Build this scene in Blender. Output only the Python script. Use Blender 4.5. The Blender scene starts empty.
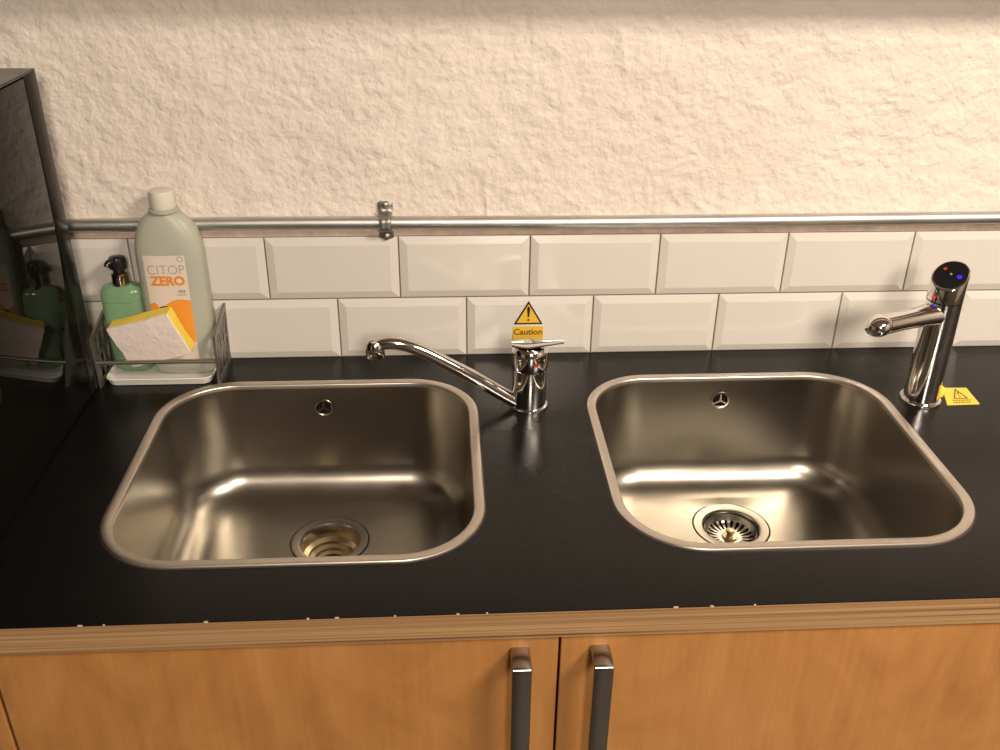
import bpy, bmesh, math, random
from mathutils import Vector, Matrix, Euler, noise
random.seed(7)
PI = math.pi
C = bpy.context.scene.collection
scn = bpy.context.scene
Z0 = 0.90            # worktop height; everything is built with the worktop at z = 0, then lifted

# ---------------------------------------------------------------- camera
F_PX, CAM = 955.3, Vector((-0.0607, -1.3909, 0.7013))
PITCH, YAW, ROLL = 0.4894, 0.0630, 0.0122
fw = Vector((math.sin(YAW)*math.cos(PITCH), math.cos(YAW)*math.cos(PITCH), -math.sin(PITCH)))
rt = Vector((math.cos(YAW), -math.sin(YAW), 0)); up = rt.cross(fw)
rt = math.cos(ROLL)*rt + math.sin(ROLL)*up; up = rt.cross(fw)
cd = bpy.data.cameras.new('camera'); cam = bpy.data.objects.new('camera', cd); C.objects.link(cam)
cd.sensor_width = 36; cd.lens = F_PX*36/1000; cd.clip_start = 0.01
cam.matrix_world = Matrix(((rt.x, up.x, -fw.x, CAM.x), (rt.y, up.y, -fw.y, CAM.y), (rt.z, up.z, -fw.z, CAM.z), (0, 0, 0, 1)))
scn.camera = cam
def W(px, py, axis, val):            # pixel -> point on a known plane
    d = fw + rt*((px-500)/F_PX) - up*((py-375)/F_PX)
    return CAM + d*((val-CAM[axis])/d[axis])

# ---------------------------------------------------------------- world, lamp, added fill, exposure
wd = bpy.data.worlds.new('world'); scn.world = wd; wd.use_nodes = True
wd.node_tree.nodes['Background'].inputs[0].default_value = (1, .86, .7, 1)
wd.node_tree.nodes['Background'].inputs[1].default_value = 0.05
def area(name, loc, target, sx, sy, power, col):
    l = bpy.data.lights.new(name, 'AREA'); l.shape = 'RECTANGLE'; l.size = sx; l.size_y = sy
    l.energy = power; l.color = col
    o = bpy.data.objects.new(name, l); C.objects.link(o); o.location = loc
    o.rotation_euler = (Vector(target)-Vector(loc)).to_track_quat('-Z', 'Y').to_euler()
    return o
WARM = (1.0, .86, .715)
area('ceiling_lamp_main', (1.30, -1.65, 1.66), (1.30, -1.65, 0), .65, .65, 62, WARM)
area('front_fill', (.30, -3.15, 1.50), (.20, 0, .15), .40, .40, 40, WARM)  # added fill from the front, brightens mortar strip and door tops
scn.view_settings.view_transform = 'Standard'; scn.view_settings.look = 'None'
scn.view_settings.gamma = 1; scn.view_settings.use_curve_mapping = False
scn.view_settings.exposure = 0.52

# ---------------------------------------------------------------- materials
def mat(name, col=(.8, .8, .8), rough=.5, metal=0, spec=.5, coat=0, trans=0, ior=1.5, emit=None, estr=0, aniso=0):
    m = bpy.data.materials.new(name); m.use_nodes = True
    b = m.node_tree.nodes['Principled BSDF']
    b.inputs['Base Color'].default_value = (*col, 1); b.inputs['Roughness'].default_value = rough
    b.inputs['Metallic'].default_value = metal; b.inputs['Specular IOR Level'].default_value = spec
    b.inputs['Coat Weight'].default_value = coat; b.inputs['Coat Roughness'].default_value = .08
    b.inputs['Transmission Weight'].default_value = trans; b.inputs['IOR'].default_value = ior
    b.inputs['Anisotropic'].default_value = aniso
    if emit: b.inputs['Emission Color'].default_value = (*emit, 1); b.inputs['Emission Strength'].default_value = estr
    return m
def nd(m, t, **kw):
    n = m.node_tree.nodes.new(t)
    for k, v in kw.items():
        if k in n.inputs: n.inputs[k].default_value = v
        else: setattr(n, k, v)
    return n
def coords(m, scale=(1, 1, 1), rot=(0, 0, 0)):
    t = nd(m, 'ShaderNodeTexCoord'); p = nd(m, 'ShaderNodeMapping')
    p.inputs['Scale'].default_value = scale; p.inputs['Rotation'].default_value = rot
    m.node_tree.links.new(t.outputs['Object'], p.inputs['Vector']); return p.outputs['Vector']
def ntex(m, vec, scale, detail=4, rough=.5, dist=0):
    n = nd(m, 'ShaderNodeTexNoise', Scale=scale, Detail=detail, Roughness=rough, Distortion=dist)
    m.node_tree.links.new(vec, n.inputs['Vector']); return n.outputs['Fac']
def ramp(m, fac, stops):
    r = nd(m, 'ShaderNodeValToRGB'); e = r.color_ramp.elements
    while len(e) < len(stops): e.new(.5)
    for el, (p, c) in zip(e, stops): el.position = p; el.color = (*c, 1) if len(c) == 3 else c
    m.node_tree.links.new(fac, r.inputs['Fac']); return r.outputs['Color']
def bsdf(m): return m.node_tree.nodes['Principled BSDF']
def link(m, a, b): m.node_tree.links.new(a, b)
def bump(m, h, strength, dist, prev=None):
    b = nd(m, 'ShaderNodeBump', Strength=strength, Distance=dist); link(m, h, b.inputs['Height'])
    if prev: link(m, prev, b.inputs['Normal'])
    link(m, b.outputs['Normal'], bsdf(m).inputs['Normal']); return b.outputs['Normal']
def g(v): return (v, v, v)

M = {}
m = M['plaster'] = mat('rough painted plaster', (.66, .60, .52), .6, spec=.3)
v = coords(m); link(m, ramp(m, ntex(m, v, 6, 5), [(.3, (.70, .625, .555)), (.7, (.76, .69, .62))]), bsdf(m).inputs['Base Color'])
n1 = bump(m, ntex(m, v, 105, 4, .5, .2), .75, .004)
bump(m, ntex(m, v, 38, 2, .5, .3), .35, .006, n1)
m = M['mortar'] = mat('bare mortar strip', (.42, .33, .27), .8)
v = coords(m); link(m, ramp(m, ntex(m, v, 60, 5), [(.3, (.50, .38, .31)), (.7, (.68, .55, .46))]), bsdf(m).inputs['Base Color']); bump(m, ntex(m, v, 160), .4, .002)
M['room'] = mat('painted room wall', (.30, .25, .21), .7)
M['roomdark'] = mat('dark brown room wall', (.09, .07, .055), .8)
m = M['tile'] = mat('glazed white tile', (.645, .61, .56), .12, spec=.5)
v = coords(m); bump(m, ntex(m, v, 18, 2), .05, .004)
M['grout'] = mat('grey brown grout', (.20, .155, .115), .9)
m = M['laminate'] = mat('black worktop laminate', (.005, .0047, .0044), .24, spec=.24)
v = coords(m); link(m, ramp(m, ntex(m, v, 9, 6, .6), [(.3, g(.20)), (.75, g(.32))]), bsdf(m).inputs['Roughness'])
bump(m, ntex(m, v, 400, 2), .03, .001)
m = M['ply'] = mat('plywood edge', (.5, .3, .13), .5)
v = coords(m, (1.2, 1.2, 330)); link(m, ramp(m, ntex(m, v, 1, 2, .5), [(.30, (.09, .042, .018)), (.40, (.24, .135, .060)), (.55, (.33, .20, .092)), (.75, (.42, .265, .13))]), bsdf(m).inputs['Base Color'])
m = M['birch'] = mat('oiled birch veneer', (.5, .25, .08), .38, spec=.4)
v = coords(m, (6, 6, 2.6)); fac = ntex(m, v, 1.2, 6, .6, 2.2)
big = ramp(m, fac, [(.25, (.32, .142, .042)), (.5, (.395, .184, .056)), (.8, (.455, .228, .077))])
v2 = coords(m, (160, 160, 6)); fine = ramp(m, ntex(m, v2, 1, 3), [(.2, g(.86)), (.7, g(1))])
mx = nd(m, 'ShaderNodeMix', data_type='RGBA', blend_type='MULTIPLY'); mx.inputs[0].default_value = 1
link(m, big, mx.inputs[6]); link(m, fine, mx.inputs[7]); link(m, mx.outputs[2], bsdf(m).inputs['Base Color'])
M['cabdark'] = mat('cabinet inside', (.22, .07, .03), .7)
m = M['steel'] = mat('brushed stainless steel', (.36, .334, .288), .31, metal=1, aniso=.3)
v = coords(m, (1, 1, 1)); link(m, ramp(m, ntex(m, v, 14, 5, .6), [(.3, g(.275)), (.7, g(.325))]), bsdf(m).inputs['Roughness'])
m = M['rim'] = mat('satin steel rim', (.66, .60, .53), .36, metal=1)
m = M['chrome'] = mat('polished chrome', (.78, .76, .74), .06, metal=1)
M['chromedark'] = mat('dark chrome', (.25, .24, .23), .12, metal=1)
M['brass'] = mat('worn brassy drain metal', (.50, .41, .27), .35, metal=1)
m = M['galv'] = mat('galvanised steel conduit', (.60, .59, .57), .45, metal=1)
v = coords(m, (5, 60, 60)); link(m, ramp(m, ntex(m, v, 2, 4), [(.3, (.50, .49, .47)), (.7, (.68, .67, .65))]), bsdf(m).inputs['Base Color'])
M['clip'] = mat('zinc clip', (.36, .34, .31), .5, metal=1)
m = M['rack'] = mat('dull grey metal', (.30, .275, .245), .38, metal=.85)
M['handle'] = mat('dark polished metal', (.40, .385, .36), .22, metal=1)
M['gloss'] = mat('glossy black casing', (.005, .005, .004), .03, spec=.05)
M['satin'] = mat('satin black edge', (.012, .011, .010), .2, spec=.12)
M['seam'] = mat('dark seam', (.002, .002, .002), .9, spec=.1)
M['hole'] = mat('dark opening', (.006, .005, .004), .8, spec=.1)
M['seal'] = mat('dark sealant', (.03, .024, .02), .6)
M['whiteplastic'] = mat('white plastic', (.74, .72, .68), .3)
m = M['hdpe'] = mat('milky translucent plastic', (.56, .57, .48), .36, spec=.4)
tr = nd(m, 'ShaderNodeBsdfTranslucent'); tr.inputs[0].default_value = (.60, .63, .47, 1)
ms = nd(m, 'ShaderNodeMixShader'); ms.inputs[0].default_value = .3
out = m.node_tree.nodes['Material Output']
link(m, bsdf(m).outputs[0], ms.inputs[1]); link(m, tr.outputs[0], ms.inputs[2]); link(m, ms.outputs[0], out.inputs['Surface'])
m = M['cap'] = mat('milky cap plastic', (.66, .62, .54), .4)
M['green'] = mat('green bottle plastic', (.48, .74, .48), .08, trans=.7, ior=1.3, coat=.5)
M['pumpblack'] = mat('black pump plastic', (.012, .012, .012), .2)
M['gold'] = mat('shiny pump collar', (.62, .50, .38), .1, metal=1)
m = M['sponge'] = mat('yellow sponge foam', (.88, .66, .10), .9, spec=.1)
bump(m, ntex(m, coords(m), 420, 3), .5, .002)
m = M['scour'] = mat('white scouring pad', (.84, .74, .68), .95, spec=.1)
bump(m, ntex(m, coords(m), 110, 4, .6), .5, .003)
M['yellow'] = mat('yellow print', (.76, .47, .04), .4)
M['tagyellow'] = mat('yellow tag', (.80, .60, .07), .4)
M['black'] = mat('black print', (.015, .012, .01), .5)
M['olive'] = mat('faded dark print', (.16, .10, .02), .5)
M['labelpaper'] = mat('pale label', (.70, .62, .54), .45)
M['orange'] = mat('orange print', (.80, .31, .035), .45)
M['orangebold'] = mat('orange lettering', (.78, .26, .03), .45)
M['greyprint'] = mat('grey lettering', (.33, .31, .28), .5)
M['clearfilm'] = mat('clear film', (.66, .62, .58), .2)
M['red'] = mat('red indicator', (.6, .02, .02), .3, emit=(1, .03, .03), estr=.3)  # glow for the painted LED reflections on the tap head
M['reddim'] = mat('dim red indicator', (.35, .03, .03), .3, emit=(1, .08, .05), estr=.05)
M['blue'] = mat('blue indicator', (.01, .01, .5), .3, emit=(.03, .02, 1), estr=.55)
M['redpaint'] = mat('red dot', (.55, .04, .03), .3)
M['glassblack'] = mat('black glass', (.008, .008, .008), .08)
M['floor'] = mat('dark floor', (.045, .036, .030), .6)
M['chip'] = mat('pale chipped edge', (.50, .38, .26), .7)

# ---------------------------------------------------------------- helpers
BASE = {}
def put(name, bm, material, parent=None, base=None, smooth=True, auto=40):
    """link bm (worktop-frame coordinates) as one mesh object"""
    me = bpy.data.meshes.new(name)
    bmesh.ops.recalc_face_normals(bm, faces=bm.faces[:])
    if parent is not None:
        b = BASE[parent.name]
    elif base is not None:
        b = Vector(base)
    else:
        lo = [min(v.co[i] for v in bm.verts) for i in range(3)]; hi = [max(v.co[i] for v in bm.verts) for i in range(3)]
        b = Vector(((lo[0]+hi[0])/2, (lo[1]+hi[1])/2, lo[2]))
    bmesh.ops.translate(bm, verts=bm.verts[:], vec=-b)
    for f in bm.faces: f.smooth = smooth
    if smooth:
        for e in bm.edges:
            if len(e.link_faces) == 2 and e.calc_face_angle(0) > math.radians(auto): e.smooth = False
    bm.to_mesh(me); bm.free()
    me.materials.append(M[material])
    o = bpy.data.objects.new(name, me); C.objects.link(o)
    if parent is not None: o.parent = parent
    else: o.location = b
    BASE[o.name] = b
    return o
def thing(name, label, cat, loc, group=None):
    o = bpy.data.objects.new(name, None); C.objects.link(o); o.location = loc; o.empty_display_size = .05
    BASE[o.name] = Vector(loc); return tag(o, label, cat, group)
def tag(o, label, cat, group=None):
    o['label'] = label; o['category'] = cat
    if group: o['group'] = group
    return o
def struct(o): o['kind'] = 'structure'; return o
def B(): return bmesh.new()
def box(bm, x0, x1, y0, y1, z0, z1, bev=0, seg=2):
    r = bmesh.ops.create_cube(bm, size=1)
    for v in r['verts']:
        v.co = Vector(((x0+x1)/2+v.co.x*(x1-x0), (y0+y1)/2+v.co.y*(y1-y0), (z0+z1)/2+v.co.z*(z1-z0)))
    if bev:
        es = list({e for v in r['verts'] for e in v.link_edges})
        bmesh.ops.bevel(bm, geom=es, offset=bev, segments=seg, affect='EDGES', profile=.5)
    return bm
def loft(bm, rings, closed=True, cap0=True, cap1=True):
    vs = [[bm.verts.new(p) for p in r] for r in rings]
    for a, b in zip(vs, vs[1:]):
        n = len(a)
        for i in range(n if closed else n-1):
            j = (i+1) % n; bm.faces.new((a[i], a[j], b[j], b[i]))
    if cap0: bm.faces.new(vs[0][::-1])
    if cap1: bm.faces.new(vs[-1])
    return vs
def lathe(bm, prof, c, n=48, cap0=True, cap1=True, frame=None):
    fx, fy, fz = frame or (Vector((1, 0, 0)), Vector((0, 1, 0)), Vector((0, 0, 1)))
    c = Vector(c)
    rings = [[c + fx*(r*math.cos(2*PI*i/n)) + fy*(r*math.sin(2*PI*i/n)) + fz*z for i in range(n)] for r, z in prof]
    return loft(bm, rings, True, cap0, cap1)
def catmull(pts, k=6):
    out = []; P = [pts[0]] + list(pts) + [pts[-1]]
    for i in range(1, len(P)-2):
        for j in range(k):
            t = j/k; a, b, c_, d = P[i-1], P[i], P[i+1], P[i+2]
            out.append(.5*((2*b)+(c_-a)*t+(2*a-5*b+4*c_-d)*t*t+(-a+3*b-3*c_+d)*t**3))
    out.append(pts[-1]); return out
def tube(bm, pts, rad, n=20, k=6, flat=1.0, hint=(0, 0, 1)):
    """pts Vectors, rad number or list; flat squashes along the 'up' side"""
    pts = [Vector(p) for p in pts]
    rs = rad if isinstance(rad, (list, tuple)) else [rad]*len(pts)
    if k > 1:
        q = catmull([Vector((*p, )) for p in pts], k)
        rr = catmull([Vector((r, 0, 0)) for r in rs], k); rr = [r.x for r in rr]
    else: q, rr = pts, list(rs)
    rings = []
    for i, p in enumerate(q):
        t = (q[min(i+1, len(q)-1)]-q[max(i-1, 0)]).normalized()
        s = t.cross(Vector(hint))
        if s.length < 1e-4: s = t.cross(Vector((0, 1, 0)))
        s.normalize(); u = s.cross(t)
        rings.append([p + s*(rr[i]*math.cos(2*PI*j/n)) + u*(rr[i]*flat*math.sin(2*PI*j/n)) for j in range(n)])
    loft(bm, rings); return bm
def rrect(cx, cy, hx, hy, r, z, nc=14, ns=6):
    pts = []
    for qx, qy, a0 in ((1, 1, 0), (-1, 1, PI/2), (-1, -1, PI), (1, -1, 1.5*PI)):
        ox, oy = cx+qx*(hx-r), cy+qy*(hy-r)
        arc = [Vector((ox+r*math.cos(a0+PI/2*i/nc), oy+r*math.sin(a0+PI/2*i/nc), z)) for i in range(nc+1)]
        pts += arc
        # straight run to the next corner
        a1 = a0+PI/2
        nx, ny = ((-1, 1), (-1, -1), (1, -1), (1, 1))[int(round(a0/(PI/2)))]
        e = Vector((cx+nx*(hx-r)+r*math.cos(a1), cy+ny*(hy-r)+r*math.sin(a1), z))
        for i in range(1, ns): pts.append(arc[-1].lerp(e, i/ns))
    return pts
def slab_with_holes(bm, outer, holes, z0, z1):
    loops = [outer]+holes
    for z in (z0, z1):
        es = []
        for L in loops:
            vs = [bm.verts.new((p[0], p[1], z)) for p in L]
            es += [bm.edges.new((vs[i], vs[(i+1) % len(vs)])) for i in range(len(vs))]
        bmesh.ops.triangle_fill(bm, use_beauty=True, edges=es)
    for L in loops:
        a = [bm.verts.new((p[0], p[1], z0)) for p in L]; b = [bm.verts.new((p[0], p[1], z1)) for p in L]
        for i in range(len(L)):
            j = (i+1) % len(L); bm.faces.new((a[i], a[j], b[j], b[i]))
    bmesh.ops.remove_doubles(bm, verts=bm.verts[:], dist=1e-6)
    return bm
def text_data(s, size, offset=0.0, align='LEFT', sx=1.0):
    cu = bpy.data.curves.new('lettering', 'FONT'); cu.body = s; cu.size = size; cu.offset = offset; cu.align_x = align
    cu.resolution_u = 3
    o = bpy.data.objects.new('lettering', cu); C.objects.link(o)
    dg = bpy.context.evaluated_depsgraph_get(); me = bpy.data.meshes.new_from_object(o.evaluated_get(dg))
    vs = [(v.co.x*sx, v.co.y) for v in me.vertices]; fs = [list(p.vertices) for p in me.polygons]
    bpy.data.objects.remove(o); bpy.data.curves.remove(cu); bpy.data.meshes.remove(me)
    return vs, fs
def flat_text(bm, s, size, mapf, **kw):
    vs, fs = text_data(s, size, **kw)
    bv = [bm.verts.new(mapf(x, y)) for x, y in vs]
    for f in fs:
        try: bm.faces.new([bv[i] for i in f])
        except ValueError: pass
    return bm
def poly(bm, pts, mapf):
    bm.faces.new([bm.verts.new(mapf(x, y)) for x, y in pts]); return bm

# ---------------------------------------------------------------- the setting
RX0, RX1, RY, FZ, CZ = -2.1, 2.3, -3.3, -Z0, 1.70
struct(put('floor', box(B(), RX0, RX1, RY, 0, FZ-.05, FZ), 'floor', smooth=False))
struct(put('ceiling', box(B(), RX0, RX1, RY, 0, CZ, CZ+.05), 'room', smooth=False))
struct(put('wall_left', box(B(), RX0-.1, RX0, RY, .1, FZ, CZ), 'room', smooth=False))
struct(put('wall_right', box(B(), RX1, RX1+.1, RY, .1, FZ, CZ), 'room', smooth=False))
struct(put('wall_front', box(B(), RX0, RX1, RY-.1, RY, FZ, CZ), 'roomdark', smooth=False))
wall = struct(put('wall_back', box(B(), RX0, RX1, .012, .1, FZ, CZ), 'plaster', smooth=False))
# rough plaster above the tiles, real relief
bm = B(); X0, X1, ZA, ZB, st = -1.0, 1.15, .2125, .68, .004
nx, nz = int((X1-X0)/st), int((ZB-ZA)/st)
strokes = []
for i in range(230):
    a = random.choice([random.gauss(0, .25), random.gauss(PI/2, .3), random.uniform(0, PI)])
    strokes.append((random.uniform(X0, X1), random.uniform(ZA, ZB), math.cos(a), math.sin(a), random.uniform(.010, .045), random.uniform(.0018, .0040), random.uniform(-1, 1)*.0022))
cell = {}
for s_ in strokes:
    for i in range(int((s_[0]-.06)/.06), int((s_[0]+.06)/.06)+1):
        for k in range(int((s_[1]-.06)/.06), int((s_[1]+.06)/.06)+1): cell.setdefault((i, k), []).append(s_)
def relief(x, z):
    p = Vector((x, z, 0))
    h = .0024*noise.noise(p*9) + .0020*noise.noise(p*34+Vector((3, 1, 0)))
    q = Vector((x*80+1.2*noise.noise(p*20), z*90+1.2*noise.noise(p*22+Vector((9, 4, 2))), 0))
    k = .62+.6*noise.noise(p*6+Vector((7, 7, 0)))
    h += k*(.0021*noise.noise(q) + .0006*noise.noise(q*2.1))
    for sx, sz, ca, sa, ln, wd_, am in cell.get((int(x/.06), int(z/.06)), ()):
        dx, dz = x-sx, z-sz; u = (dx*ca+dz*sa)/ln; w = (-dx*sa+dz*ca)/wd_
        if abs(u) < 1.6 and abs(w) < 3: h += am*math.exp(-u**4-w*w)
    return h
grid = [[bm.verts.new((X0+i*st, -.003-relief(X0+i*st, ZA+k*st), ZA+k*st)) for i in range(nx+1)] for k in range(nz+1)]
for k in range(nz):
    for i in range(nx): bm.faces.new((grid[k][i], grid[k][i+1], grid[k+1][i+1], grid[k+1][i]))
bot = [bm.verts.new((v.co.x, .013, v.co.z)) for v in grid[0]]
for i in range(nx): bm.faces.new((bot[i], bot[i+1], grid[0][i+1], grid[0][i]))
put('plaster', bm, 'plaster', wall)
put('plaster_field', box(B(), X1, RX1, 0, .012, .2125, .68), 'plaster', wall)
put('plaster_field', box(B(), RX0, X0, 0, .012, .2125, .68), 'plaster', wall)
put('plaster_field', box(B(), RX0, RX1, 0, .012, .68, CZ), 'plaster', wall)
put('mortar_strip', box(B(), RX0, RX1, -.0015, .012, .2035, .2125), 'mortar', wall)
put('grout', box(B(), RX0, RX1, -.0022, .012, FZ, .2035), 'grout', wall)
# bevelled wall tiles, one object each
TP, TQ, TJ = .202, .102, .0021
def tile_mesh(w, h):
    bm = B(); hw, hh = w/2, h/2
    def ring(ins, y): return [Vector((-hw+ins, y, -hh+ins)), Vector((hw-ins, y, -hh+ins)), Vector((hw-ins, y, hh-ins)), Vector((-hw+ins, y, hh-ins))]
    loft(bm, [ring(0, 0), ring(0, -.0034), ring(.0006, -.0042), ring(.0115, -.0078), ring(.0125, -.0080)], True, True, True)
    bmesh.ops.recalc_face_normals(bm, faces=bm.faces[:])
    me = bpy.data.meshes.new('tile'); bm.to_mesh(me); bm.free(); me.materials.append(M['tile']); return me
tm = tile_mesh(TP-TJ, TQ-TJ)
wb = BASE[wall.name]
for row, xj, zc in ((0, .1743, .1016-TQ/2), (1, .0709, .1016+TQ/2)):
    for i in range(-7, 6):
        o = bpy.data.objects.new('tile', tm); C.objects.link(o); o.parent = wall
        o.location = Vector((xj+(i+.5)*TP, .0, zc)) - wb
        o.rotation_euler = (random.uniform(-.004, .004), 0, random.uniform(-.004, .004))
# unseen ledge, added above the view to shade the top of the wall
struct(put('shade_ledge_1', box(B(), RX0, RX1, -.105, 0, .582, .70), 'room', smooth=False))

# ---------------------------------------------------------------- worktop
WD = -.6135
SY0S, SY1 = {'L': -.5275, 'R': -.5225}, -.0880
SINKS = {'L': (-.4795, -.0160), 'R': (.1430, .6000)}
SR = .105
holes = []
for k in 'LR':
    x0, x1 = SINKS[k]; SY0 = SY0S[k]; holes.append(rrect((x0+x1)/2, (SY0+SY1)/2, (x1-x0)/2-.006, (SY1-SY0)/2-.006, SR-.006, 0))
outer = [(-2.0, WD), (2.2, WD), (2.2, -.0042), (-2.0, -.0042)]
wt = thing('worktop', 'black laminate worktop with plywood front edge holding two sinks', 'worktop', (0, -.3, -.038))
put('plywood_core', slab_with_holes(B(), outer, holes, -.0375, -.0012), 'ply', wt, smooth=False)
put('laminate_top', slab_with_holes(B(), [(-2.0, WD-.0004), (2.2, WD-.0004), (2.2, -.0042), (-2.0, -.0042)], holes, -.0012, 0), 'laminate', wt, smooth=False)
for px, w_ in ((80, .007), (104, .003), (206, .006), (308, .004), (337, .006), (395, .003), (458, .004), (487, .003), (676, .007), (712, .005), (755, .003)):
    p = W(px, 628.5-px*.0322, 1, WD); bm = B(); w_ *= .75
    n = 7; t = [Vector((p.x+w_*(i/(n-1)-.5), WD-.0006, -.0002)) for i in range(n)]
    b_ = [Vector((p.x+w_*(i/(n-1)-.5), WD-.0007, -.0003-.0016*math.sin(PI*i/(n-1))*random.uniform(.5, 1)-.0002)) for i in range(n)]
    bk = [Vector((q.x, WD+.0003*random.uniform(.5, 1.5), .00025)) for q in t]
    loft(bm, [b_, t, bk], False, False, False); put('chipped_edge', bm, 'chip', wt)

# ---------------------------------------------------------------- cabinets
DY = WD+.004           # front face of the doors
def handle(xc, door, ztop):
    bm = B(); w = .0215; th = .006; pr = .034; L = .19
    def prof(off):
        r = .0045-off*.4; pts = [(DY, ztop-off)]
        for i in range(9):
            a = PI/2*i/8; pts.append((DY-pr+off+r-r*math.sin(a)*1.0, ztop-off-r+r*math.cos(a)))
        pts2 = []
        for i in range(9):
            a = PI/2*i/8; pts2.append((DY-pr+off+r-r*math.cos(a), ztop-L+off+r-r*math.sin(a)))
        return pts+pts2+[(DY, ztop-L+off)]
    o_, i_ = prof(0), prof(th); cs = o_+i_[::-1]
    e = .0012
    rings = []
    for x, s in ((xc-w/2, e), (xc-w/2+e, 0), (xc+w/2-e, 0), (xc+w/2, e)):
        op, ip = prof(s), prof(th-s); ring = op+ip[::-1]
        rings.append([Vector((x, y, z)) for y, z in ring])
    vs = [[bm.verts.new(p) for p in r] for r in rings]; n = len(vs[0]); h_ = n//2
    for a, b in zip(vs, vs[1:]):
        for i in range(n): j = (i+1) % n; bm.faces.new((a[i], a[j], b[j], b[i]))
    for r in (vs[0], vs[-1]):
        for i in range(h_-1): bm.faces.new((r[i], r[i+1], r[n-2-i], r[n-1-i]))
    put('handle', bm, 'handle', door, auto=50)
def cabinet(x0, x1, doors, label):
    c = thing('base_cabinet', label, 'cabinet', ((x0+x1)/2, -.3, FZ))
    bm = B()
    box(bm, x0, x0+.018, DY+.020, -.03, FZ+.1, -.0378); box(bm, x1-.018, x1, DY+.020, -.03, FZ+.1, -.0378)
    box(bm, x0+.018, x1-.018, DY+.020, -.03, FZ+.1, FZ+.118); box(bm, x0+.018, x1-.018, -.045, -.03, FZ+.118, -.24)
    box(bm, x0+.018, x1-.018, DY+.020, DY+.036, -.10, -.0378)
    put('body', bm, 'cabdark', c, smooth=False)
    put('plinth', box(B(), x0, x1, DY+.07, DY+.085, FZ, FZ+.1), 'cabdark', c, smooth=False)
    for d0, d1, hx in doors:
        d = put('door', box(B(), d0+.0014, d1-.0014, DY, DY+.0185, FZ+.105, -.0395, .0012, 2), 'birch', c, smooth=False)
        if hx is not None: handle(hx, d, -.0545)
cabinet(-.551, .672, ((-.551, .0580, .0140), (.0580, .672, .1025)), 'birch double-door cabinet with black handles under the two sinks')
cabinet(-1.163, -.552, ((-1.163, -.552, None),), 'birch cabinet door just peeking in at the lower left corner')

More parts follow.
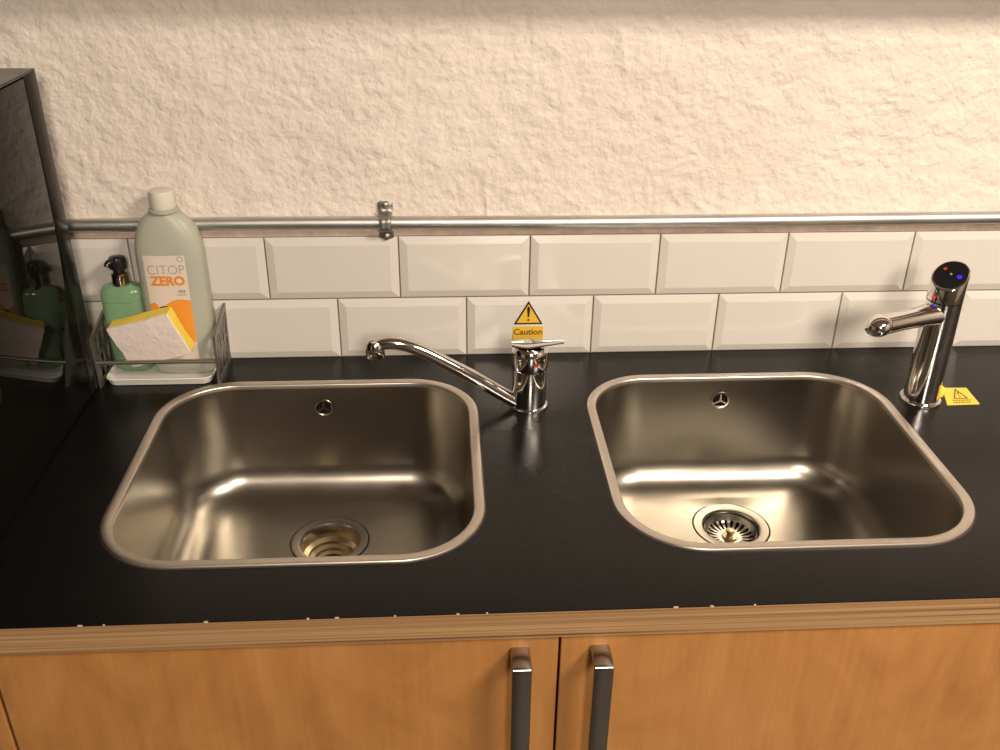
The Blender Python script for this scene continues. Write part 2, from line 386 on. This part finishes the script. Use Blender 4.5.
# ---------------------------------------------------------------- sinks
def sink(key, dx, dy, basket, label):
    x0, x1 = SINKS[key]; SY0 = SY0S[key]; cx, cy, hx, hy = (x0+x1)/2, (SY0+SY1)/2, (x1-x0)/2, (SY1-SY0)/2
    s = thing('sink', label, 'sink', (cx, cy, -.19), 'steel sinks in the black worktop')
    def rr(ins, z): return rrect(cx, cy, hx-ins, hy-ins, max(SR-ins, .03), z)
    put('sealant', (lambda b: (loft(b, [rr(-.0012, .0001), rr(.0004, .0010), rr(.004, .0008)], True, False, False), b)[1])(B()), 'seal', s)
    bm = B(); loft(bm, [rr(.0003, .0002), rr(.0004, .0016), rr(.0012, .0028), rr(.0022, .0030), rr(.0122, .0028), rr(.0132, .0022), rr(.0138, .0008), rr(.0142, -.004)], True, False, False)
    put('rim', bm, 'rim', s)
    bm = B(); rings = [rr(.0142, -.004), rr(.0146, -.010), rr(.0160, -.06), rr(.0175, -.10), rr(.0190, -.138)]
    rf, zf, i0 = .048, -.138, .0190
    for i in range(1, 13):
        a = PI/2*i/12; rings.append(rr(i0+rf*(1-math.cos(a)), zf-rf*math.sin(a)))
    last = rings[-1]; R0 = .0585
    ang = [math.atan2(p.y-dy, p.x-dx) for p in last]
    for t in (.25, .5, .75, .92, 1.0):
        rings.append([Vector((p.x+(dx+R0*math.cos(a)-p.x)*t, p.y+(dy+R0*math.sin(a)-p.y)*t, -.186-.0045*t)) for p, a in zip(last, ang)])
    loft(bm, rings, True, False, False)
    bowl = put('bowl', bm, 'steel', s, auto=60)
    # drain
    dz = -.1905
    bm = B(); lathe(bm, [(.0590, dz-.0016), (.0575, dz-.0016), (.0565, dz+.0008), (.0480, dz+.0002), (.0445, dz-.0004), (.0430, dz-.003), (.0420, dz-.016)], (dx, dy, 0), 64, False, False)
    dr = put('drain_flange', bm, 'steel' if basket else 'steel', s)
    put('drain_gap', (lambda b: (lathe(b, [(.0592, dz+.0002), (.0574, dz+.0002)], (dx, dy, 0), 64, False, False), b)[1])(B()), 'seal', s)
    if basket:
        bm = B(); lathe(bm, [(.0420, dz-.016), (.0400, dz-.017), (.0400, dz-.05)], (dx, dy, 0), 48, False, True); put('drain_well', bm, 'hole', s)
        bm = B(); n = 44; prof = [(.0405, dz-.006), (.0385, dz-.005), (.0370, dz-.008), (.0345, dz-.014), (.0310, dz-.017), (.0270, dz-.0185), (.0185, dz-.0195), (.0150, dz-.0195), (.0, dz-.0195)]
        vs = [[bm.verts.new((dx+r*math.cos(2*PI*(i+(.5 if 0 else 0))/n), dy+r*math.sin(2*PI*i/n), z)) for i in range(n)] for r, z in prof[:-1]]
        for k, (a, b) in enumerate(zip(vs, vs[1:])):
            for i in range(n):
                if k in (3, 4, 5) and i % 2 == 0: continue
                bm.faces.new((a[i], a[(i+1) % n], b[(i+1) % n], b[i]))
        bm.faces.new(vs[-1]); bk = put('strainer_basket', bm, 'steel', s)
        bm = B(); lathe(bm, [(.0125, dz-.0195), (.0115, dz-.0172), (.0050, dz-.0165), (.0042, dz-.011), (.0070, dz-.0095), (.0066, dz-.007), (.003, dz-.006)], (dx, dy, 0), 28); put('knob', bm, 'brass', bk)
    else:
        bm = B(); lathe(bm, [(.0420, dz-.016), (.0405, dz-.022), (.0340, dz-.026), (.0335, dz-.031), (.0270, dz-.0335), (.0265, dz-.038), (.0205, dz-.040), (.0195, dz-.047), (.0150, dz-.05)], (dx, dy, 0), 56, False, False); put('drain_well', bm, 'brass', s)
        bm = B(); lathe(bm, [(.0152, dz-.0495), (.0140, dz-.07)], (dx, dy, 0), 32, False, True); put('waste_hole', bm, 'hole', s)
    # overflow on the rear wall
    oz = -.0375; oy = SY1-.0152-.0006; fr = (Vector((1, 0, 0)), Vector((0, -.04, 1)).normalized(), Vector((0, -1, -.04)).normalized())
    ov = put('overflow_ring', (lambda b: (lathe(b, [(.0155, .0), (.0148, .0008), (.0125, .0011), (.0116, .0005), (.0115, -.004)], (cx-.003, oy, oz), 36, False, False, fr), b)[1])(B()), 'steel', s)
    put('overflow_hole', (lambda b: (lathe(b, [(.0117, .0002), (.0005, .0002)], (cx-.003, oy, oz), 30, False, True, fr), b)[1])(B()), 'hole', s)
    bm = B()
    for k in range(3):
        a = PI/2+2*PI*k/3; d = fr[0]*math.cos(a)+fr[1]*math.sin(a); pd = fr[0]*-math.sin(a)+fr[1]*math.cos(a); c0 = Vector((cx-.003, oy, oz))+fr[2]*.0010
        q = [c0+pd*.0016, c0+d*.0119+pd*.0009, c0+d*.0119-pd*.0009, c0-pd*.0016]
        loft(bm, [[x-fr[2]*.0008 for x in q], [x+fr[2]*.0006 for x in q]])
    put('overflow_spokes', bm, 'steel', ov)
sink('L', -.2390, -.2370, False, 'left steel sink, open drain without a strainer')
sink('R', .3715, -.2270, True, 'right steel sink with a slotted strainer basket in its drain')

# ---------------------------------------------------------------- conduit along the wall
bm = B(); PY, PZ, PR = -.0145, .2280, .0098
pts = [Vector((-1.9+.2*i, PY+.0008*math.sin(i*1.7), PZ+.0012*math.sin(i*.9+1))) for i in range(21)]
tube(bm, pts, PR, 24, 3)
tag(put('conduit_pipe', bm, 'galv'), 'galvanised steel conduit pipe running along the wall above the tiles', 'pipe')
cl = thing('pipe_clip', 'zinc saddle clip holding the grey conduit to the plaster', 'clip', (-.148, PY, .2000))
bm = B()
path = [Vector((-.148, -.0065, .2010)), Vector((-.148, -.0090, .2120)), Vector((-.148, -.0170, .2165)), Vector((-.148, -.0278, .2210)), Vector((-.148, -.0292, .2290)), Vector((-.148, -.0278, .2365)), Vector((-.148, -.0170, .2400)), Vector((-.148, -.0085, .2450)), Vector((-.148, -.0070, .2600))]
q = catmull(path, 4); half = []
for i, p in enumerate(q):
    f = i/(len(q)-1); w = .0086+.0034*abs(2*f-1)**2
    if i == 0 or i == len(q)-1: w *= .55
    half.append((p, w))
rows = []
for i, (p, w) in enumerate(half):
    t = (q[min(i+1, len(q)-1)]-q[max(i-1, 0)]).normalized(); nrm = Vector((1, 0, 0)).cross(t)
    if nrm.y > 0: nrm = -nrm
    rows.append([p+Vector((-w, 0, 0)), p+Vector((-w*.8, 0, 0))+nrm*.0016, p+Vector((-w*.25, 0, 0))+nrm*.0016, p+nrm*.0008, p+Vector((w*.25, 0, 0))+nrm*.0016, p+Vector((w*.8, 0, 0))+nrm*.0016, p+Vector((w, 0, 0))])
loft(bm, rows, False, False, False); put('strap', bm, 'clip', cl, auto=70)
for z in (.2050, .2535):
    bm = B(); fr = (Vector((1, 0, 0)), Vector((0, 0, 1)), Vector((0, -1, 0)))
    lathe(bm, [(.0056, .0), (.0052, .0022), (.0030, .0036), (.0008, .0040)], (-.148, -.0088, z), 20, True, True, fr); put('screw', bm, 'rack', cl)

# ---------------------------------------------------------------- black appliance at the left
AX, AY, AH = -.5845, -.0850, .4620
ap = thing('black_appliance', 'tall glossy black appliance mirroring the sponge and soap beside it', 'appliance', (-.83, -.26, 0))
put('casing', box(B(), AX-.46, AX-.0004, AY-.47, AY-.0395, .004, AH-.002, .0015), 'gloss', ap, auto=30)
put('rear_frame', box(B(), AX-.46, AX, AY-.0375, AY, .004, AH, .0012), 'satin', ap, auto=30)
put('seam', box(B(), AX-.458, AX-.004, AY-.041, AY-.036, .005, AH-.004), 'seam', ap, smooth=False)
put('top_panel', box(B(), AX-.46, AX, AY-.47, AY, AH-.0005, AH+.003, .001), 'satin', ap, auto=30)
for fx in (AX-.03, AX-.43):
    for fy in (AY-.03, AY-.44):
        bm = B(); lathe(bm, [(.012, 0), (.012, .006)], (fx, fy, 0), 16); put('foot', bm, 'seam', ap)

# ---------------------------------------------------------------- mixer tap
TX, TY = .0590, -.1725
tp = thing('mixer_tap', 'chrome single-lever mixer tap with long spout over the left sink', 'tap', (TX, TY, 0))
bm = B(); lathe(bm, [(.0278, 0), (.0282, .0020), (.0274, .0042), (.0255, .0048)], (TX, TY, 0), 56); put('base_ring', bm, 'chrome', tp)
bm = B(); lathe(bm, [(.0250, .004), (.0252, .006), (.0248, .034), (.0244, .062), (.0238, .0642)], (TX, TY, 0), 56); put('body', bm, 'chrome', tp)
bm = B(); lathe(bm, [(.0256, .0646), (.0264, .0660), (.0264, .088), (.0256, .0945), (.0220, .0985), (.012, .0995), (.002, .1)], (TX, TY, 0), 56); cp = put('cartridge_cap', bm, 'chrome', tp)
bm = B(); fr = (Vector((.96, -.25, 0)).normalized(), Vector((0, 0, 1)), Vector((.25, -.96, 0)).normalized())
lathe(bm, [(.0036, .0), (.0034, .0008), (.0005, .001)], Vector((TX, TY, .079))+fr[2]*.0262, 16, True, True, fr); put('red_dot', bm, 'redpaint', cp)
rings = []
for t in [i/10 for i in range(11)]:
    x = TX-.0270+.074*t; hw = .0165*math.sqrt(max(0, 1-((t-.36)/.40)**2)) if t < .36 else .0165*(1-.62*((t-.36)/.64)**.7)
    hw = max(hw, .004); z = .1005+.0058*t**1.5; th = .0030-.0012*t; c0 = Vector((x, TY-.006*t, z))
    rings.append([c0+Vector((0, hw*math.cos(a), th*math.sin(a)*(1 if math.sin(a) > 0 else .8))) for a in [2*PI*i/20 for i in range(20)]])
bm = B(); loft(bm, rings); put('lever', bm, 'chrome', tp)
sp = [W(px, py, 1, -.178) for px, py in ((521, 404), (500, 392.5), (475, 378), (450, 365), (425, 352.2), (404, 344.5), (388, 343), (377, 346))]
bm = B(); tube(bm, sp, [.0100, .0100, .0098, .0096, .0094, .0094, .0096, .0096], 24, 6); spo = put('spout', bm, 'chrome', tp)
e = W(375, 346, 1, -.178); bm = B()
lathe(bm, [(.0020, .0095), (.0090, .0085), (.0128, .004), (.0136, -.004), (.0134, -.0150), (.0122, -.0168), (.0105, -.0150)], e, 32); put('aerator', bm, 'chrome', spo)

# ---------------------------------------------------------------- boiling water tap
ZX, ZY = .6495, -.1775
zt = thing('filtered_water_tap', 'tall chrome column tap with slanted black touch top beside right sink', 'tap', (ZX, ZY, 0))
bm = B(); lathe(bm, [(.0295, 0), (.0300, .0022), (.0292, .0042), (.0262, .0048)], (ZX, ZY, 0), 56); put('base_ring', bm, 'chrome', zt)
R_ = .0248; n = 64
tn = Vector((-.36, -.36, .86)).normalized(); tc = Vector((ZX, ZY, .2005))      # slanted top plane
def ztop(x, y): return tc.z-((x-tc.x)*tn.x+(y-tc.y)*tn.y)/tn.z
def circ(r, fz): return [Vector((ZX+r*math.cos(2*PI*i/n), ZY+r*math.sin(2*PI*i/n), fz(ZX+r*math.cos(2*PI*i/n), ZY+r*math.sin(2*PI*i/n)))) for i in range(n)]
bm = B(); loft(bm, [circ(.0254, lambda x, y: .004), circ(.0251, lambda x, y: .010), circ(R_, lambda x, y: .030), circ(R_, lambda x, y: .1630)]); put('body', bm, 'chrome', zt)
bm = B(); loft(bm, [circ(R_-.0012, lambda x, y: .1625), circ(R_-.0012, lambda x, y: .1645)]); put('seam', bm, 'hole', zt)
bm = B(); loft(bm, [circ(R_, lambda x, y: .1645), circ(R_, lambda x, y: ztop(x, y)-.0022), circ(R_-.0006, lambda x, y: ztop(x, y)-.0004), circ(R_-.0024, ztop)], True, True, True); hd = put('head', bm, 'chrome', zt)
bm = B(); loft(bm, [circ(R_-.0026, lambda x, y: ztop(x, y)-.0002), circ(R_-.0028, lambda x, y: ztop(x, y)+.0007)]); tpn = put('touch_panel', bm, 'glassblack', zt)
ta = tn.cross(Vector((0, 0, 1))).normalized()*-1; tb = tn.cross(ta).normalized()
if tb.z < 0: tb = -tb
if ta.x < 0: ta = -ta
def led(u, v, r, mt):
    bm = B(); lathe(bm, [(r, 0), (r*.9, .0004), (r*.2, .0005)], tc+ta*u+tb*v+tn*.0008, 18, True, True, (ta, tb, tn)); put('indicator_or_reflection', bm, mt, tpn)
led(-.0110, .008, .0026, 'reddim'); led(.0120, .000, .0036, 'blue'); led(0, .001, .0016, 'greyprint')
for px, py, r, mt in ((930.5, 298, .0032, 'red'), (927.5, 306.5, .0028, 'red'), (933.5, 305, .0024, 'blue')):  # spots on the head painting the panel lights' reflections in the chrome
    p = W(px, py, 1, ZY-.012); d = Vector((p.x-ZX, p.y-ZY, 0)).normalized(); c0 = Vector((ZX, ZY, p.z))+d*(R_-.0002)
    bm = B(); s_ = d.cross(Vector((0, 0, 1))); lathe(bm, [(r, 0), (r*.8, .0007), (r*.2, .0009)], c0, 16, True, True, (s_, Vector((0, 0, 1)), d)); put('indicator_or_reflection', bm, mt, hd)
# spout
sd = Vector((-.92, -.40, 0)).normalized(); s0 = Vector((ZX, ZY, .1440))
tip = W(877.5, 326, 1, ZY-.045)
bm = B(); a_ = s0+sd*.010; d_ = tip-a_
tube(bm, [a_, a_+d_*.25, a_+d_*.55, a_+d_*.8, a_+d_*.97], [.0200, .0165, .0148, .0150, .0160], 28, 6, .92); zs = put('spout', bm, 'chrome', zt)
bm = B(); dn = (d_.normalized()+Vector((0, 0, -.25))).normalized(); sd2 = dn.cross(Vector((0, 0, 1))).normalized(); un = sd2.cross(dn)
rings = []
for t in range(13):
    a = PI*t/12; rings.append([tip-dn*.002+dn*(-.0195*math.cos(a))+sd2*(.0185*max(math.sin(a), .02)*math.cos(2*PI*j/28))+un*(.0150*max(math.sin(a), .02)*math.sin(2*PI*j/28)) for j in range(28)])
loft(bm, rings); tpz = put('spout_head', bm, 'chrome', zs)
bm = B(); lathe(bm, [(.0078, -.010), (.0078, -.0135), (.0060, -.0140)], tip, 24); put('outlet', bm, 'chromedark', zs)
# warning tag lying by the tap base
tg = thing('warning_tag', 'yellow plastic hot water warning tag lying by the column tap base', 'tag', (.702, -.17, 0))
cs = [W(942, 388.5, 2, .0), W(966, 388.5, 2, .0), W(979.5, 404.5, 2, .0), W(947, 405.5, 2, .0)]
bm = B(); loft(bm, [[Vector((p.x, p.y, z)) for p in cs] for z in (.0002, .0014)]); put('plate', bm, 'tagyellow', tg, smooth=False)
def mtag(u, v): 
    a = cs[3].lerp(cs[2], u); b = cs[0].lerp(cs[1], u); p = a.lerp(b, v); return Vector((p.x, p.y, .0017))
bm = B()
for (a, b) in (((.30, .34), (.50, .90)), ((.50, .90), (.74, .34)), ((.74, .34), (.30, .34))):
    d = Vector((b[0]-a[0], b[1]-a[1])); nrm = Vector((-d.y, d.x)).normalized()*.024
    poly(bm, [(a[0]-nrm.x, a[1]-nrm.y), (b[0]-nrm.x, b[1]-nrm.y), (b[0]+nrm.x, b[1]+nrm.y), (a[0]+nrm.x, a[1]+nrm.y)], mtag)
poly(bm, [(.49, .74), (.54, .74), (.54, .54), (.50, .54)], mtag); poly(bm, [(.50, .49), (.54, .49), (.54, .42), (.50, .42)], mtag)
for y0_, w_ in ((.20, .62), (.08, .55)):
    for k in range(7): poly(bm, [(.22+w_*k/7, y0_), (.22+w_*(k+.7)/7, y0_), (.22+w_*(k+.7)/7, y0_+.06), (.22+w_*k/7, y0_+.06)], mtag)
put('warning_print', bm, 'olive', tg, smooth=False)
bm = B(); c0 = W(940, 397, 2, 0); box(bm, c0.x-.004, c0.x+.004, c0.y-.002, c0.y+.012, .0003, .016, .001); put('tie', bm, 'tagyellow', tg)

# ---------------------------------------------------------------- caution sticker on a tile
st_ = thing('caution_sticker', 'yellow warning triangle sticker reading Caution on the tile behind the lever tap', 'sticker', (.0706, -.0085, .024))
A0 = W(527.5, 300.5, 1, -.0088); yS = -.0088
def ms_(x, z, d=0): return Vector((.0707+x, yS-d, z))
zt_, zb_ = A0.z-.001, .0550
def tri(ins):
    h = zt_-zb_; w = .0232; k = ins
    return [(0, zt_-k*2.0), (w-k*1.72, zb_+k), (-w+k*1.72, zb_+k)]
bm = B(); loft(bm, [[ms_(x, z, d) for x, z in tri(0)] for d in (-.0004, .0002)]); put('triangle_border', bm, 'black', st_, smooth=False)
bm = B(); poly(bm, tri(.0026), lambda x, z: ms_(x, z, .0004)); put('triangle_face', bm, 'yellow', st_, smooth=False)
bm = B(); zc = (zt_+zb_)/2-.002
poly(bm, [(-.0018, zc+.012), (0, zc+.0130), (.0018, zc+.012), (.0026, zc+.009), (.0013, zc-.0055), (-.0013, zc-.0055), (-.0026, zc+.009)], lambda x, z: ms_(x, z, .0006))
poly(bm, [(.0019*math.cos(2*PI*i/12), zc-.0105+.0019*math.sin(2*PI*i/12)) for i in range(12)], lambda x, z: ms_(x, z, .0006)); put('exclamation_mark', bm, 'black', st_, smooth=False)
bm = B(); loft(bm, [[ms_(x, z, d) for x, z in ((-.0242, .0245), (.0242, .0245), (.0242, .0508), (-.0242, .0508))] for d in (-.0004, .0002)]); pn = put('text_panel', bm, 'yellow', st_, smooth=False)
bm = B(); flat_text(bm, 'Caution', .0142, lambda x, y: ms_(x, .0370+y, .0005), offset=.0004, align='CENTER', sx=1.02); put('lettering', bm, 'olive', pn, smooth=False)

# ---------------------------------------------------------------- dish rack
RXa, RXb, RYf, RYb = -.5820, -.4060, -.0915, -.0115
rk = thing('sink_caddy', 'dull grey metal caddy holding dish soap, pump bottle and sponge', 'rack', (-.497, -.06, 0))
def bar(bm, a, b, w, t):      # flat bar
    a, b = Vector(a), Vector(b); d = (b-a).normalized(); s = d.cross(Vector((1, 0, 0)))
    if s.length < .1: s = d.cross(Vector((0, 1, 0)))
    s.normalize(); u = s.cross(d)
    loft(bm, [[p+s*(w*i)+u*(t*k) for i, k in ((-.5, -.5), (.5, -.5), (.5, .5), (-.5, .5))] for p in (a, b)])
for sgn, x, lean in ((-1, RXa, .001), (1, RXb, .002)):
    def P_(y, z, x=x, sgn=sgn, lean=lean): return Vector((x+sgn*lean*z/.09, y, z))
    end = put('end_frame', (lambda b: (bar(b, P_(RYf, 0), P_(RYf, .083), .009, .0035), bar(b, P_(RYb, 0), P_(RYb, .098), .009, .0035), bar(b, P_(RYf, .004), P_(RYb, .004), .008, .0035), bar(b, P_(RYf+.003, .079), P_(RYb-.003, .094), .009, .0035), b)[-1])(B()), 'rack', rk, smooth=False)
    bm = B()
    for k in range(3):
        y = RYf+.006+k*.022
        bar(bm, P_(y, .008), P_(y+.022, .084), .0040, .002); bar(bm, P_(y+.022, .008), P_(y, .080), .0040, .002)
    bar(bm, P_(RYf, .045), P_(RYb, .050), .0040, .002)
    put('lattice', bm, 'rack', end, smooth=False)
for nm, a, b in (('front_bar', (RXa, RYf, .040), (RXb, RYf, .040)), ('rear_bar', (RXa, RYb, .060), (RXb, RYb, .060))):
    bm = B(); tube(bm, [Vector(a), Vector(b)], .0032, 12, 1); put(nm, bm, 'rack', rk)
# drip tray
tx0, tx1, ty0, ty1 = -.5770, -.4160, -.0940, -.0160; tcx, tcy, thx, thy = (tx0+tx1)/2, (ty0+ty1)/2, (tx1-tx0)/2, (ty1-ty0)/2
bm = B()
loft(bm, [rrect(tcx, tcy, thx-a, thy-a, .016-a*.6, z, 8, 2) for a, z in ((.007, .0004), (.004, .0010), (.001, .0095), (0, .0115), (.0012, .0126), (.003, .0118), (.0055, .0050), (.010, .0036))], True, True, True)
tag(put('drip_tray', bm, 'whiteplastic'), 'shallow white plastic drip tray under the grey metal caddy', 'tray')

# ---------------------------------------------------------------- detergent bottle
BX, BY, BA, BB, EXP = -.4635, -.0405, .0490, .0245, 3.4
zb0 = .0040
def sell(a, b, e, z, n=56): 
    pts = []
    for i in range(n):
        t = 2*PI*i/n; c_, s_ = math.cos(t), math.sin(t)
        pts.append(Vector((BX+a*math.copysign(abs(c_)**(2/e), c_), BY+b*math.copysign(abs(s_)**(2/e), s_), z)))
    return pts
bt = thing('detergent_bottle', 'milky plastic CITOP ZERO dish soap bottle with orange label', 'bottle', (BX, BY, zb0))
prof = [(.86, .86, 0), (.96, .95, .004), (1, 1, .012), (1.0, 1.0, .12), (.995, 1, .177), (.99, .99, .197), (.96, .96, .212), (.90, .90, .224), (.81, .82, .2345), (.68, .74, .2435), (.53, .68, .2505), (.42, .64, .2535)]
rings = []
for i, (a, b, z) in enumerate(prof):
    e_ = EXP if z < .197 else EXP-(EXP-2.0)*(z-.197)/.0565; rings.append(sell(BA*a, BB*b, e_, zb0+z))
bm = B(); loft(bm, rings); bd = put('body', bm, 'hdpe', bt, auto=60)
bm = B(); lathe(bm, [(.0195, .0), (.0212, .0018), (.0212, .0048), (.0180, .0060), (.0180, .008)], (BX, BY, zb0+.2532), 40); put('neck', bm, 'hdpe', bt)
bm = B(); n_ = 48; zc0 = zb0+.2605
rings = [[Vector((BX+r*(1+.012*(i % 2))*math.cos(2*PI*i/n_), BY+r*(1+.012*(i % 2))*math.sin(2*PI*i/n_), zc0+z)) for i in range(n_)] for r, z in ((.0180, 0), (.0184, .002), (.0174, .0215), (.0166, .0245), (.0120, .0258))]
loft(bm, rings); put('cap', bm, 'cap', bt)
def by(x): return BY-BB*max(0, 1-(abs(x)/BA)**EXP)**(1/EXP)
LX = -.0045; LW, LZ0, LZ1 = .0300, .030, .1985
def ml(x, z, d): return Vector((BX+LX+x, by(LX+x)-d, z))
bm = B(); nn = 14
loft(bm, [[ml(-LW+2*LW*i/nn, LZ0, .0003), ml(-LW+2*LW*i/nn, LZ1, .0003)] for i in range(nn+1)], False, False, False); lb = put('label', bm, 'labelpaper', bt)
bm = B(); flat_text(bm, 'CITOP', .0205, lambda x, y: ml(x+.001, .1700+y, .0007), offset=-.0003, align='CENTER', sx=.93); put('lettering', bm, 'greyprint', lb, smooth=False)
bm = B(); flat_text(bm, 'ZERO', .0195, lambda x, y: ml(x+.0015, .1530+y, .0007), offset=.00085, align='CENTER', sx=.98); put('lettering', bm, 'orangebold', lb, smooth=False)
bm = B(); cx_, cz_ = .0235, .1930
for i in range(20):
    a, b = 2*PI*i/20, 2*PI*(i+1)/20
    poly(bm, [(cx_+.0044*math.cos(a), cz_+.0044*math.sin(a)), (cx_+.0044*math.cos(b), cz_+.0044*math.sin(b)), (cx_+.0032*math.cos(b), cz_+.0032*math.sin(b)), (cx_+.0032*math.cos(a), cz_+.0032*math.sin(a))], lambda x, y: ml(x, y, .0007))
put('round_mark', bm, 'greyprint', lb, smooth=False)
bm = B(); [poly(bm, [(xa, .1405), (xa+w_, .1405), (xa+w_, .1450), (xa, .1450)], lambda x, y: ml(x, y, .0007)) for xa, w_ in ((.0150, .0022), (.0180, .0030), (.0218, .0026))]; poly(bm, [(.012, .1365), (.0265, .1365), (.0265, .1380), (.012, .1380)], lambda x, y: ml(x, y, .0007)); put('small_print', bm, 'greyprint', lb, smooth=False)
bm = B(); ocx, ocz, orr = .0165, .0940, .0360
pl = [(ocx+orr*math.cos(PI*2*i/48), ocz+orr*math.sin(PI*2*i/48)) for i in range(48)]
pl = [(min(max(x, -LW), LW-.0002), min(max(z, LZ0), LZ1)) for x, z in pl]
for i in range(48):
    j = (i+1) % 48
    if (Vector(pl[i])-Vector(pl[j])).length > 1e-6: poly(bm, [(ocx, ocz), pl[i], pl[j]], lambda x, y: ml(x, y, .0007))
put('orange_fruit', bm, 'orange', lb, smooth=False)
bm = B(); poly(bm, [(-.0298, .098), (-.0298, .1220), (-.023, .1260), (-.0175, .1190), (-.0185, .103)], lambda x, y: ml(x, y, .0007)); put('orange_slice', bm, 'orange', lb, smooth=False)
bm = B(); poly(bm, [(-.009+.0075*math.cos(2*PI*i/18),   .1165+.0032*math.sin(2*PI*i/18)) for i in range(18)], lambda x, y: ml(x, y, .0009)); put('dark_oval', bm, 'black', lb, smooth=False)

# ---------------------------------------------------------------- green pump bottle
GX, GY = -.5440, -.0370
gb = thing('pump_bottle', 'small green hand soap bottle with black pump and shiny collar', 'bottle', (GX, GY, zb0))
rings = []
for r, rb, z in ((.024, .014, 0), (.028, .017, .004), (.0305, .0185, .015), (.0320, .0190, .092), (.0325, .0190, .123), (.0315, .0185, .131), (.028, .0165, .1370), (.020, .0140, .1405), (.0130, .0120, .1410), (.0112, .0110, .1430)):
    pts = []
    for i in range(44):
        t = 2*PI*i/44; c_, s_ = math.cos(t), math.sin(t); e_ = 2.8 if z < .138 else 2.1
        pts.append(Vector((GX+r*math.copysign(abs(c_)**(2/e_), c_), GY+rb*math.copysign(abs(s_)**(2/e_), s_), zb0+z)))
    rings.append(pts)
bm = B(); loft(bm, rings); put('body', bm, 'green', gb, auto=60)
bm = B(); lathe(bm, [(.0128, .1255), (.0132, .1270), (.0120, .1450), (.0105, .1465), (.007, .147)], (GX, GY, zb0+.0140), 32); put('collar', bm, 'gold', gb)
bm = B(); lathe(bm, [(.0085, .1465), (.0085, .150), (.0125, .1525), (.0128, .1640), (.0110, .1690), (.005, .1705)], (GX, GY, zb0+.0140), 28)
pm = put('pump_head', bm, 'pumpblack', gb)
bm = B(); tube(bm, [Vector((GX, GY, zb0+.1780)), Vector((GX-.006, GY-.010, zb0+.1790)), Vector((GX-.009, GY-.015, zb0+.1780)), Vector((GX-.0105, GY-.018, zb0+.1740))], [.0065, .0058, .0048, .0040], 14, 5, .85); put('nozzle', bm, 'pumpblack', pm)

# ---------------------------------------------------------------- sponge
sc_ = Vector((-.4995, -.0825, .0755)); sr = Euler((.2102, -.2995, -.1505), 'XYZ').to_matrix(); sw, stt, sh = .0996, .0225, .0740
spg = thing('sponge', 'yellow sponge with white scouring face tilted in the grey caddy', 'sponge', sc_ - Vector((0, 0, .05)))
def sponge_part(name, y0, y1, mt, am):
    bm = B(); box(bm, -sw/2, sw/2, y0, y1, -sh/2, sh/2)
    bmesh.ops.subdivide_edges(bm, edges=bm.edges[:], cuts=9, use_grid_fill=True)
    for v in bm.verts:
        p = v.co; w = Vector((noise.noise(p*60), noise.noise(p*60+Vector((5, 1, 3))), noise.noise(p*60+Vector((1, 8, 2)))))*am
        fx_, fz_ = abs(p.x)/(sw/2), abs(p.z)/(sh/2)
        r = max(0, fx_-.93)*max(0, fz_-.90)*.9
        v.co = sc_ + sr @ (p*(1-r) + w + Vector((0, .0025*(fx_**2+fz_**2)*.5, 0)))
    return put(name, bm, mt, spg, auto=50)
sponge_part('foam', -stt/2+.0040, stt/2, 'sponge', .0012)
sponge_part('scouring_pad', -stt/2, -stt/2+.0041, 'scour', .0013)

# ---------------------------------------------------------------- lift the whole place so that the floor is z = 0
for o in list(scn.objects):
    if o.parent is None: o.location.z += Z0
